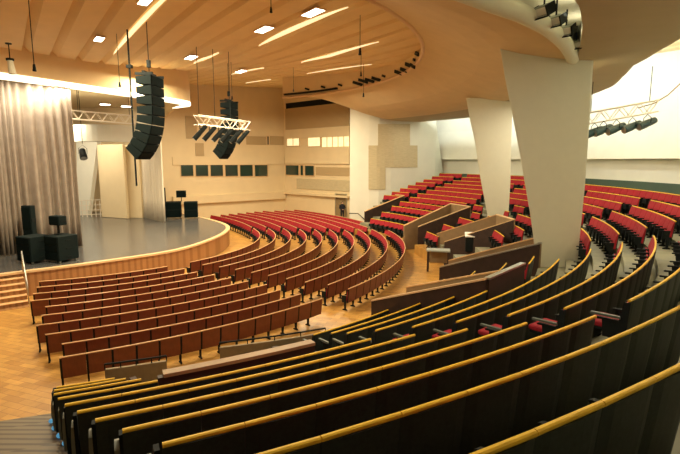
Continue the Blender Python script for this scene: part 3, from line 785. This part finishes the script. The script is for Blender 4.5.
def vom(un, ue, fn, fe, label, near='parapet', zn=ZN, zf=ZF, cap='rimwood', znn=None):
    znn = znn or zn
    return parapet('stairwell_parapet', label, [
        ('near_wall', zz(*un, znn), zz(*ue, zf), znn, zf, near, cap),
        ('far_wall', zz(*fn, zn), zz(*fe, zf), zn, zf, 'parain', 'lightwood'),
        ('end_wall', zz(*ue, zf), zz(*fe, zf), zf, zf, 'parain', cap)])
vom((418, 227), (470, 207), (404, 226), (451, 204), 'brown open stairwell parapet left of the farther column, farthest of the boxes')
vom((445, 242), (514, 220), (437, 234), (497, 215), 'brown open stairwell parapet between the two columns, with tan inner wall', znn=1.25)
vom((440, 267.5), (540, 244), (449, 261), (535, 238.5), 'long dark parapet with a rounded steel end beside the widest column', cap='steel')
parapet('stairwell_parapet', 'nearest dark parapet with a bright metal top bending towards the widest column', [
    ('near_wall', zz(372.5, 301, 1.5), zz(487, 279.5, 2.75), 1.5, 2.75, 'parapet', 'rimwood'),
    ('end_wall', zz(487, 279.5, 2.75), zz(523, 264, 2.75), 2.75, 2.75, 'parapet', 'steel'),
    ('far_wall', zz(407, 287.5, 1.15), zz(500, 271.5, 2.2), 1.15, 2.2, 'parain', 'lightwood')])
parapet('stairwell_parapet', 'dark parapet running up beside the white wall at the far seats', [
    ('near_wall', tuple(pol(17.2, 40.7).xy), tuple(pol(20.7, 38.6).xy), 1.75, 2.8, 'parapet', 'lightwood'),
    ('end_wall', tuple(pol(20.7, 38.6).xy), tuple(pol(21.2, 42.5).xy), 2.8, 2.8, 'parain', 'lightwood')])
# parapet with broad wood top around the near entrance
o = empty('entrance_parapet', (0, 0, 0), label='dark curved parapet with broad brown wood top behind the near entrance', cat='parapet')
a = MB(); ring_wall(a, 19.72, 19.82, 0, 2.62, -63.8, -57, 'parapet', 1); a.build('wall_panel', o)
a = MB(); ring_wall(a, 19.68, 19.84, 2.62, 2.67, -63.6, -57, 'copebrown', 1); a.build('coping', o)
a = MB(); seg_wall(a, pol(19.75, -63.9).xy, pol(15.9, -64.6).xy, .12, 0, 2.0, 1.0, 'parapet'); a.build('side_wall', o)
a = MB(); seg_wall(a, pol(19.75, -53.1).xy, pol(15.9, -53.1).xy, .12, 0, 2.0, 1.0, 'parapet'); a.build('side_wall', o)
def front_panel(a0, a1, R0, R1, label, rl):
    o = empty('front_parapet', pol((R0 + R1) / 2, (a0 + a1) / 2), label=label, cat='parapet'); off = o.location.copy()
    n = 8; mb = MB(); hr = []
    for i in range(n):
        t0, t1 = i / n, (i + 1) / n
        p, q = pol(R0 + (R1 - R0) * t0, a0 + (a1 - a0) * t0) - off, pol(R0 + (R1 - R0) * t1, a0 + (a1 - a0) * t1) - off
        seg_wall(mb, p.xy, q.xy, .08, 0, 1.02, 1.02, 'tanpan')
        hr.append(Vector((p.x, p.y, 1.13)))
    hr.append(Vector((q.x, q.y, 1.13)))
    mb.build('panel', o)
    mb = MB(); mb.tube(hr, .022, 'black', 6); mb.build('handrail', o)
    for i in range(0, 9, 2):
        mb = MB(); h_ = hr[i]; mb.tube([(h_.x, h_.y, 1.0), (h_.x, h_.y, 1.13)], .014, 'black', 6); mb.build('rail_post', o)
front_panel(-66.6, -61.9, 15.3, 15.4, 'short tan panel with black rail at the lower left end of the tier', 0)
front_panel(-57.2, -47.5, 15.25, 16.0, 'longer tan panel with black rail below the tier, behind the brown seats', 0)

# ------------------------------------------------------------------ hanging and standing equipment
# line array speakers
def array(loc, az, n, hang, label, s=1.0, rot=9):
    o = empty('line_array_speaker', loc, az, label=label, cat='speaker')
    # local +x is the front; each box hangs under the last and tips forward
    tilts = [0, 0, .01, .03, .10, .19, .29, .41, .54][:n] if n == 9 else [0, .02, .05, .1, .18, .26, .36][:n]
    x, z = 0, 0; hgt = .37 * s
    ax = 0
    for i, t in enumerate(tilts):
        ax = t * 1.35
        T = Matrix.Translation((x, 0, z)) @ Matrix.Rotation(ax, 4, 'Y')
        b = MB(); w_ = .55 * s; dpt = .6 * s
        vs = [Vector(p) for p in ((0, -w_, -hgt * .93), (0, w_, -hgt * .93), (-dpt, w_ * .93, -hgt * .80), (-dpt, -w_ * .93, -hgt * .80), (0, -w_, 0), (0, w_, 0), (-dpt, w_ * .93, -hgt * .14), (-dpt, -w_ * .93, -hgt * .14))]
        b.hexa([T @ v for v in vs], 'blackcab'); c = b.build('cabinet', o)
        g = MB(); g.box(-.01, .02, -w_ * .94, w_ * .94, -hgt * .88, -hgt * .05, 'grille', T); g.build('grille', c)
        nx = T @ Vector((0, 0, -hgt)); x, z = nx.x, nx.z
    mb = MB(); mb.box(-.62 * s, .05, -.5 * s, -.42 * s, .0, .1, 'black'); mb.box(-.62 * s, .05, .42 * s, .5 * s, .0, .1, 'black'); mb.box(-.35, -.25, -.5 * s, .5 * s, .06, .16, 'black'); mb.build('rigging_frame', o)
    mb = MB(); mb.tube([(-.3, 0, .15), (-.3, 0, hang)], .015, 'black', 6); mb.box(-.36, -.24, -.06, .06, .35, .62, 'black'); mb.build('hoist_chain', o)
    return o
p = at_y(157, 77, 18.6)
array(p, R_(-4), 9, 10.75 - p.z, 'large black curved speaker array hanging in front of the stage', 1.0)
p = at_y(234, 102.5, 27.5)
array(p, R_(-10), 9, 10.95 - p.z, 'smaller black curved speaker array hanging behind the lamp truss', 1.02)
# black vertical cable pole left of the large array
p = at_y(129.5, 68, 19.5)
mb = MB(); zb_ = at_y(129, 186, 19.5).z; mb.tube([(p.x, p.y, zu(p.x, p.y) + .3), (p.x, p.y, zb_)], .035, 'black', 6); mb.box(p.x - .1, p.x + .1, p.y - .1, p.y + .1, p.z, p.z + .12, 'black')
mb.build('hanging_cable', label='thick black vertical cable hanging just left of the large speaker array', cat='cable')

def spotlight(name, loc, d, L, r, label, group=None, hook=.35, mat_='black'):
    o = empty(name, loc, 0, label=label, cat='spotlight', group=group)
    d = Vector(d).normalized()
    mb = MB(); a = -d * L * .5; mb.tube([a, a + d * L * .12, a + d * L * .6], r * .8, mat_, 12, r); mb.tube([a + d * L * .6, d * L * .5], r * 1.05, mat_, 12); mb.build('housing', o, smooth=False)
    mb = MB(); mb.tube([d * L * .5, d * L * .5 + d * .012], r * .85, 'steel', 12); mb.build('lens', o)
    s = d.cross(Vector((0, 0, 1))).normalized()
    mb = MB(); mb.tube([s * (r + .03), s * (r + .03) + Vector((0, 0, hook * .6)), Vector((0, 0, hook)), -s * (r + .03) + Vector((0, 0, hook * .6)), -s * (r + .03)], .014, 'black', 6); mb.build('yoke', o)
    return o
def truss(p, q, label, h=.3, hang=None, zc_=10.8):
    p, q = Vector(p), Vector(q); o = empty('lighting_truss', p, 0, label=label, cat='truss')
    d_ = q - p; L = d_.length; dn = d_.normalized(); s = dn.cross(Vector((0, 0, 1))).normalized() * h / 2; u = Vector((0, 0, h))
    mb = MB()
    for a in (s, -s, s + u, -s + u): mb.tube([a, a + d_], .028, 'alu', 6)
    mb.build('chord', o)
    mb = MB(); n = int(L / .32)
    for i in range(n):
        a, b = d_ * (i / n), d_ * ((i + 1) / n)
        for sd in (s, -s): mb.tube([sd + a, sd + b + u] if i % 2 else [sd + a + u, sd + b], .018, 'alu', 5)
        mb.tube([s + a + u, -s + b + u], .015, 'alu', 5)
    mb.build('lattice', o)
    for t in (.06, .35, .65) if hang is None else hang:
        mb = MB(); a = d_ * t + u; mb.tube([a, a + Vector((0, 0, zc_ - (p.z + a.z)))], .014, 'black', 5); mb.build('hanging_wire', o)
    return o
p, q = at_y(196, 124.5, 22.5), at_y(248, 130.5, 24.5)
truss(p, q, 'bright lattice truss carrying black lamps, hanging before the smaller speaker array', .42)
pos = (.08, .25, .42, .58, .76, .9)
for i, t in enumerate(pos):
    c = p.lerp(q, t) + Vector((0, -.1, -.35))
    spotlight('stage_spotlight', c, (-.62, -.25, -.75), .85, .11, '%s black spotlight from the left on the hanging truss left of centre' % ORD[i], 'spotlights on the lattice truss')
# far right truss with profile spots
p, q = at_y(583, 125, 19.8), at_y(656, 112, 19.2)
tr_top = truss(p, q, 'thin white lattice truss with black spotlights by the bright back wall', .45, (.1, .9), 9.2)
for i, (u, v) in enumerate(((594, 132), (603, 130), (616, 128.5), (632, 126.5), (647, 123.5))):
    c = at_y(u, v, 19.3 - .1 * i)
    spotlight('profile_spotlight', c, (-.9, -.16, -.36), .76, .15, '%s black spotlight from the left on the right-hand truss' % ORD[i], 'spotlights on the right-hand truss', .35, 'teal')
mb = MB(); P = [at_y(u, v, y) for u, v, y in ((638, 108, 19.3), (655, 103, 19.4), (668, 95, 19.6), (682, 82, 20), (700, 60, 20.5))]; mb.tube(P, .022, 'parain', 6)
mb.build('power_cable', smooth=True, label='thin brown cable curving up from the right-hand truss past the bright wall', cat='cable')
# spotlights in the ceiling slot
for i, (u, v) in enumerate(((544, 10), (556, 20), (566, 30), (576, 44))):
    c = at_z(u, v, 8.85)
    o = empty('slot_floodlight', c, R_(-62 + 8 * i), label='%s boxy grey floodlight in the ceiling slot, counted from the upper left' % ORD[i], cat='floodlight', group='floodlights in the ceiling slot')
    s_ = (.95, .9, .95, .8)[i]
    T = Matrix.Rotation(R_(28), 4, 'X') @ Matrix.Scale(s_, 4)
    mb = MB(); mb.bbox(-.2, .2, -.12, .16, -.11, .11, 'greyend', .02, T); mb.build('housing', o)
    mb = MB(); mb.box(-.21, .21, -.2, -.12, -.14, -.11, 'black', T); mb.box(.2, .23, -.2, .14, -.12, .12, 'black', T); mb.box(-.23, -.2, -.2, .14, -.12, .12, 'black', T); mb.build('barn_door', o)
    mb = MB(); mb.box(-.16, .16, -.135, -.12, -.08, .08, 'whitep', T); mb.build('lens', o)
    mb = MB(); mb.tube([(0, 0, .08), (0, 0, .5)], .02, 'black', 6); mb.build('mounting_arm', o)

# square ceiling lamps
for i, (u, v) in enumerate(((99, 38.5), (145, .5), (191, 57), (264, 29), (313, 12), (241, 71))):
    z = 10.74; p = at_z(u, v, z); z = zu(p.x, p.y) - .02; p = at_z(u, v, z)
    s = .30 if i < 2 else .36
    o = empty('ceiling_lamp', p, math.atan2(RD.y, RD.x), label='bright rectangular ceiling lamp, %s' % ['left one above the stage curtain', 'cut by the top edge above the large speaker', 'left of the lamp truss cables', 'second from the right in the upper row', 'rightmost in the upper row', 'small farthest one above the truss'][i], cat='ceiling light', group='rectangular ceiling lamps')
    MB().box(-s * 1.45, s * 1.45, -s * .62, s * .62, -.03, .015, 'rimwood').build('frame', o)
    MB().box(-s * 1.45 + .05, s * 1.45 - .05, -s * .62 + .04, s * .62 - .04, -.045, -.03, 'lamp').build('diffuser', o)
# light streaks on the rib faces, imitated by tapered glowing strips
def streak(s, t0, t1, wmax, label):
    o = empty('rib_streak', rp(s, (t0 + t1) / 2), 0, label=label, cat='light', group='imitated light streaks on the ceiling ribs')
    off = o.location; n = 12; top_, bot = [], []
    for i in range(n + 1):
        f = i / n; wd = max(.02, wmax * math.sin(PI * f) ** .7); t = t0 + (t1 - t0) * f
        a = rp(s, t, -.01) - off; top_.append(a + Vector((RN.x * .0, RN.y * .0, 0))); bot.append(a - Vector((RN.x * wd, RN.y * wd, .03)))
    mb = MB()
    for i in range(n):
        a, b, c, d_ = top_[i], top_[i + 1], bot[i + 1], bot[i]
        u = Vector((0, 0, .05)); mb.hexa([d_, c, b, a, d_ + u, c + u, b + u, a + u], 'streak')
    mb.build('tube', o)  # taper copies a streak of light on the rib, not a lamp tube
    l = area('rib_fill_light', (0, 0, -.18), (RN.x, RN.y, .12), (t1 - t0) * .8, 14, (1, .84, .55), .1); l.parent = o  # unseen area light added below the streak to brighten the next ribs
    l.rotation_euler = Vector((RN.x, RN.y, .12)).to_track_quat('-Z', 'X').to_euler()
def st_at(u, v):
    p = at_z(u, v, 10.75); p = at_z(u, v, zu(p.x, p.y)); p = at_z(u, v, zu(p.x, p.y))
    return RN.dot(p.xy), RD.dot(p.xy)
for (u0, v0, u1, v1, wd, lb) in ((101, 53, 200, -12, .2, 'long imitated light streak on the ceiling rib nearest the stage curtain'),
        (190, 63.5, 223, 53.5, .25, 'short imitated light streak left of the truss cables'),
        (247, 44, 362, 10, .34, 'longest imitated light streak across the upper middle of the ceiling'),
        (295, 62, 386, 43, .34, 'imitated light streak in the second bright rib gap below the longest'),
        (305, 75, 374, 65, .32, 'imitated light streak in the third rib gap above the black slots'),
        (231, 76, 265, 69, .26, 'short imitated light streak beside the farthest ceiling lamp'),
        (245, 86, 272, 82, .26, 'short faint imitated light streak low over the cream wall'), (290, 84.5, 338, 79.5, .26, 'last thin imitated light streak before the far ceiling rim')):
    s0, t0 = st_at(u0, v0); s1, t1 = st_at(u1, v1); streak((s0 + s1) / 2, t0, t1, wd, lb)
# black slots near the rim
gi = 0
slots = [(357.6, 83.5), (363, 81), (369.5, 80.5), (376, 79), (398, 72.5), (403.5, 70), (408, 65), (412.5, 66), (416.5, 53.5), (383.5, 76), (414, 59.7), (340, 85), (323, 87), (307, 89)]
for i, (u, v) in enumerate(slots):
    r = ray(u, v); dn = r.xy.normalized(); b_ = -dn.dot(CT); c_ = CT.dot(CT) - 14.94 ** 2
    far_ = -b_ + math.sqrt(max(0, b_ * b_ - c_)); p = Vector((0, 0, EYE)) + r * (far_ / r.xy.length)
    th_ = math.atan2(p.y - CT.y, p.x - CT.x); tv = Vector((math.sin(th_), -math.cos(th_), -.31)).normalized(); nv = Vector((math.cos(th_), math.sin(th_), 0)); uv_ = nv.cross(tv)
    big = i < 9; L_, W_ = (.55, .085) if big else (.2, .06)
    o = MB().box(-L_, L_, -W_, W_, -.03, .03, 'black').build('ceiling_slot', label='black slot in the band beside the round ceiling rim, %s counted along the far edge' % ORD[i], cat='vent', group='black ceiling slots along the rim')
    o.matrix_world = Matrix((( tv.x, uv_.x, nv.x, p.x), (tv.y, uv_.y, nv.y, p.y), (tv.z, uv_.z, nv.z, p.z), (0, 0, 0, 1)))
mb = MB()
ring_wall(mb, 14.72, 14.86, 10.42, 10.55, 42, 62, 'black', 2); mb.build('ceiling_slot', label='long thin black slot line just above the far ceiling rim', cat='vent')

# small hanging things
def hanging(name, u, v0, v1, y, bw, bh, label, cat='microphone', m='black'):
    a = at_y(u, v1, y); b = at_y(u, v0, y)
    o = empty(name, a, 0, label=label, cat=cat)
    mb = MB(); mb.tube([(0, 0, 0), (0, 0, zu(a.x, a.y) + .3 - a.z)], .012, 'black', 5); mb.build('wire', o)
    mb = MB(); mb.tube([(0, 0, -bh), (0, 0, -bh * .3), (0, 0, 0)], bw, m, 8, bw * .6); mb.build('body', o)
    mb = MB(); mb.tube([(0, 0, -bh * 1.25), (0, 0, -bh)], bw * 1.15, m, 8); mb.build('collar', o)
for a in ((34, -5, 64, 14, .045, .16, 'thin hanging microphone on the long wire at upper left'), (119.5, 55, 82, 20, .05, .16, 'hanging microphone left of the thick black cable'),
          (271, 1, 7, 16, .04, .14, 'small black microphone hanging at the top of the picture centre'), (360, 18, 48, 18, .05, .2, 'black microphone hanging in the middle of the ribbed ceiling'),
          (361, 55, 72, 24, .045, .16, 'lower black microphone hanging near the black ceiling slots'), (363.5, 78, 93, 28, .05, .18, 'lowest black microphone hanging below the ceiling rim'),
          (293.5, 85, 89, 30, .04, .12, 'tiny microphone hanging before the far rim'), (232, 78, 96, 27, .05, .16, 'small microphone hanging just above the smaller speaker array')):
    hanging('hanging_microphone', *a)
o = empty('ceiling_projector', at_y(10, 60, 20), 0, label='pale cylindrical ceiling lamp fixture hanging at the far upper left corner', cat='lamp')
mb = MB(); mb.tube([(0, 0, 0), (0, 0, .65)], .02, 'black', 6); mb.tube([(0, 0, .62), (0, 0, .66)], .12, 'black', 8); mb.build('stem', o)
mb = MB(); mb.tube([(0, 0, -.02), (0, 0, .06)], .15, 'black', 10); mb.build('collar', o)
mb = MB(); mb.tube([(.05, 0, -.55), (0, 0, 0)], .14, 'column', 12, .10); mb.build('housing', o)

# stage loudspeakers
def cab(loc, rz, w_, d_, h_, label, rows=3, casters=True, name='loudspeaker'):
    o = empty(name, loc, rz, label=label, cat='speaker')
    z0 = .09 if casters else 0
    mb = MB(); mb.bbox(-w_ / 2, w_ / 2, -d_ / 2, d_ / 2, z0, z0 + h_, 'blackcab', .02); mb.build('cabinet', o)
    for i in range(rows):
        zz_ = z0 + h_ * (i + .08) / rows
        mb = MB(); mb.bbox(-w_ * .45, w_ * .45, -d_ / 2 - .025, -d_ / 2 - .001, zz_, zz_ + h_ * .84 / rows, 'grille', .006); mb.build('grille', o)
        mb = MB(); mb.box(w_ / 2 + .001, w_ / 2 + .02, -.12, .12, zz_ + h_ * .3 / rows, zz_ + h_ * .42 / rows, 'black'); mb.build('handle', o)
    if casters:
        for sx in (-1, 1):
            for sy in (-1, 1):
                x, y = sx * (w_ / 2 - .1), sy * (d_ / 2 - .1)
                mb = MB(); mb.tube([(x - .03, y, .045), (x + .03, y, .045)], .045, 'greyend', 10); mb.box(x - .03, x + .03, y - .02, y + .02, .07, z0 + .01, 'steel'); mb.build('caster', o)
    return o
cab(at_z(35.5, 261.5, SZ + .01), R_(-25), 1.0, .95, 1.08, 'left of the two black subwoofers on wheels before the grey curtain', 3)
cab(at_z(62, 260.5, SZ + .01), R_(-25), 1.05, .95, 1.08, 'right of the two black subwoofers on wheels before the grey curtain', 3)
p = at_z(32.5, 256.3, SZ + .01)
cab(p, R_(-10), .5, .3, 2.4, 'tall narrow black speaker standing behind the left subwoofer', 2, False)
p = at_z(62, 260.5, SZ) ; p = p + Vector((-.1, .1, 1.19))
o = cab(p + Vector((0, 0, .42)), R_(-20), .62, .4, .42, 'small black monitor speaker on a bracket above the right subwoofer', 1, False, 'monitor_speaker')
mb = MB(); mb.tube([(0, 0, -.42), (0, 0, .02)], .05, 'black', 8); mb.box(-.15, .15, -.12, .12, -.42, -.39, 'black'); mb.build('bracket', o)
p = at_z(174, 218, SZ + .01); cab(p, R_(15), 1.15, .9, 1.2, 'left black subwoofer at the far edge of the stage by the pale drape', 2)
p2 = at_z(191.5, 218, SZ + .01); cab(p2, R_(15), 1.0, .9, 1.2, 'right black subwoofer at the far stage edge, nearest the red seats', 2)
o = cab(p.lerp(p2, .45) + Vector((0, .1, 1.62)), R_(15), .72, .5, .52, 'small black monitor on a stand above the far stage subwoofers', 1, False, 'monitor_speaker')
mb = MB(); mb.tube([(0, 0, -.32), (0, 0, .01)], .03, 'black', 8); mb.build('pole', o)
p = at_z(166.5, 217, SZ); mb = MB(); mb.bbox(p.x - .16, p.x + .02, p.y - .14, p.y + .04, SZ, SZ + 2.35, 'blackcab', .02); mb.build('column_speaker', label='slim black column speaker at the foot of the pale drape', cat='speaker')

# stage truss inside and lamp
p, q = at_y(72, 119, 29), at_y(136, 124, 31); truss(p, q, 'bright lattice truss hanging inside the stage opening above the soffit', .5, (.1, .9), 10.1)
spotlight('stage_spotlight', at_y(83, 154, 32), (.3, -.4, -.7), .7, .22, 'single black spotlight hanging beside the curtain inside the stage', None, .6)
mb = MB(); a_ = at_y(83, 152, 32); mb.tube([a_ + Vector((0, 0, .55)), Vector((a_.x, a_.y, 10.1))], .02, 'black', 5); mb.build('hanging_pole', label='thin black pole holding the single spotlight inside the stage', cat='pole')
for i, (u, v) in enumerate(((105, 104), (97, 110), (112, 112.5), (122, 114), (126, 106))):
    p = at_z(u, v, 10.1); o = empty('stage_ceiling_lamp', p, .5, label='bright flat lamp in the ceiling inside the stage, %s from the left' % ORD[i], cat='ceiling light', group='lamps in the stage ceiling')
    MB().box(-.42, .42, -.42, .42, -.04, .02, 'rimwood').build('frame', o); MB().box(-.36, .36, -.36, .36, -.06, -.04, 'lamp').build('diffuser', o)

# desk on the parquet by the parapets
p = Vector((4.95, 23.3, 0))
o = empty('usher_desk', p, R_(-12), label='small grey-topped desk standing on the wood floor before the parapets', cat='desk')
MB().bbox(-.58, .58, -.36, .36, 1.02, 1.1, 'greytop', .015).build('desk_top', o)
for sx in (-1, 1):
    for sy in (-1, 1): MB().bbox(sx * .50 - .05, sx * .50 + .05, sy * .29 - .05, sy * .29 + .05, 0, 1.02, 'parapet', .01).build('leg', o)
MB().bbox(-.5, .5, .26, .29, .35, 1.0, 'parain', .005).build('back_panel', o)
p = at_z(472, 251, TZ[10])
o = empty('control_desk', (p.x, p.y, TZ[10]), R_(-12), label='small black desk with a pale sloping top between two dark parapets', cat='desk')
MB().bbox(-.35, .35, -.25, .25, 0, .78, 'black', .015).build('cabinet', o)
T = Matrix.Translation((0, 0, .84)) @ Matrix.Rotation(R_(14), 4, 'X'); MB().bbox(-.38, .38, -.3, .3, -.03, .03, 'whitep', .01, T).build('sloping_top', o)
p = at_z(415, 238, 0)
o = empty('notice_stand', p, R_(-30), label='white notice stand at the floor end of the farthest stairwell parapet', cat='sign stand')
MB().tube([(0, 0, 0), (0, 0, .9)], .03, 'steel', 8).build('pole', o)
MB().bbox(-.16, .16, -.02, .02, .8, 1.35, 'whitep', .008).build('board', o); MB().bbox(-.16, .16, -.16, .16, 0, .03, 'steel', .008).build('base', o)
# dark wall handrail by the far door
mb = MB(); P = [at_y(u, v, 39.3) for u, v in ((349, 213.3), (358, 213.5), (364, 219), (367, 222))]; mb.tube(P, .04, 'black', 6); 
mb.build('wall_handrail', smooth=True, label='dark handrail at the foot of the white wall near the far door', cat='handrail')

# ------------------------------------------------------------------ person standing by the far door
def skin_body(name, parent, verts, edges, radii, m, root=0, sub=2):
    me = bpy.data.meshes.new(name); me.from_pydata(verts, edges, []); me.materials.append(M[m])
    o = bpy.data.objects.new(name, me); COL.objects.link(o); o.parent = parent
    s = o.modifiers.new('skin', 'SKIN'); s.use_smooth_shade = True
    for v, r in zip(me.skin_vertices[0].data, radii): v.radius = r if isinstance(r, tuple) else (r, r)
    me.skin_vertices[0].data[root].use_root = True
    o.modifiers.new('sub', 'SUBSURF').levels = sub; o.modifiers['sub'].render_levels = sub
    return o
pp = at_z(342.3, 220.5, 0)
pe = empty('person', pp, R_(10), label='person in dark clothes standing with hands together by the far door', cat='person')
WS = 1.0
V = [(0, 0, .95), (0, 0, 1.2), (0, -.01, 1.42), (0, 0, 1.52), (0, -.02, 1.6), (0, -.03, 1.70),
     (.19, 0, 1.43), (.27, -.02, 1.15), (.07, -.22, 1.05), (-.19, 0, 1.43), (-.27, -.02, 1.15), (-.07, -.22, 1.05),
     (.09, 0, .9), (.10, -.02, .48), (.10, .02, .08), (.12, -.14, .04), (-.09, 0, .9), (-.10, -.02, .48), (-.10, .02, .08), (-.12, -.14, .04)]
Ed = [(0, 1), (1, 2), (2, 3), (3, 4), (4, 5), (2, 6), (6, 7), (7, 8), (2, 9), (9, 10), (10, 11), (0, 12), (12, 13), (13, 14), (14, 15), (0, 16), (16, 17), (17, 18), (18, 19)]
Rd = [(.19, .13), (.18, .12), (.19, .12), .055, .075,   .085, .085, .065, .04, .085, .065, .04, .11, .06, .04, .035, .11, .07, .04, .035]
skin_body('body', pe, V, Ed, Rd, 'cloth')
mb = MB(); mb.sphere((0, -.05, 1.635), .085, 'skin', 12, 8, (.85, 1, 1.2)); mb.sphere((0, -.14, 1.62), .014, 'skin', 6, 4); mb.build('face', pe, smooth=True)
mb = MB(); mb.sphere((0, -.01, 1.68), .1, 'hair', 12, 8, (.9, 1, 1)); mb.build('hair', pe, smooth=True)
for sx in (-1, 1):
    mb = MB(); h0 = Vector((sx * .06, -.24, 1.045)); mb.sphere(h0, .034, 'skin', 8, 5, (.8, 1.3, .9))
    for f in range(4): mb.tube([h0 + Vector((-sx * .01 * f, -.02, .02 - .013 * f)), h0 + Vector((-sx * (.03 + .004 * f), -.055, .015 - .013 * f)), h0 + Vector((-sx * .065, -.05, .008 - .013 * f))], .008, 'skin', 5)
    mb.tube([h0 + Vector((0, 0, .025)), h0 + Vector((-sx * .04, -.03, .04))], .009, 'skin', 5); mb.build('hand', pe, smooth=True)
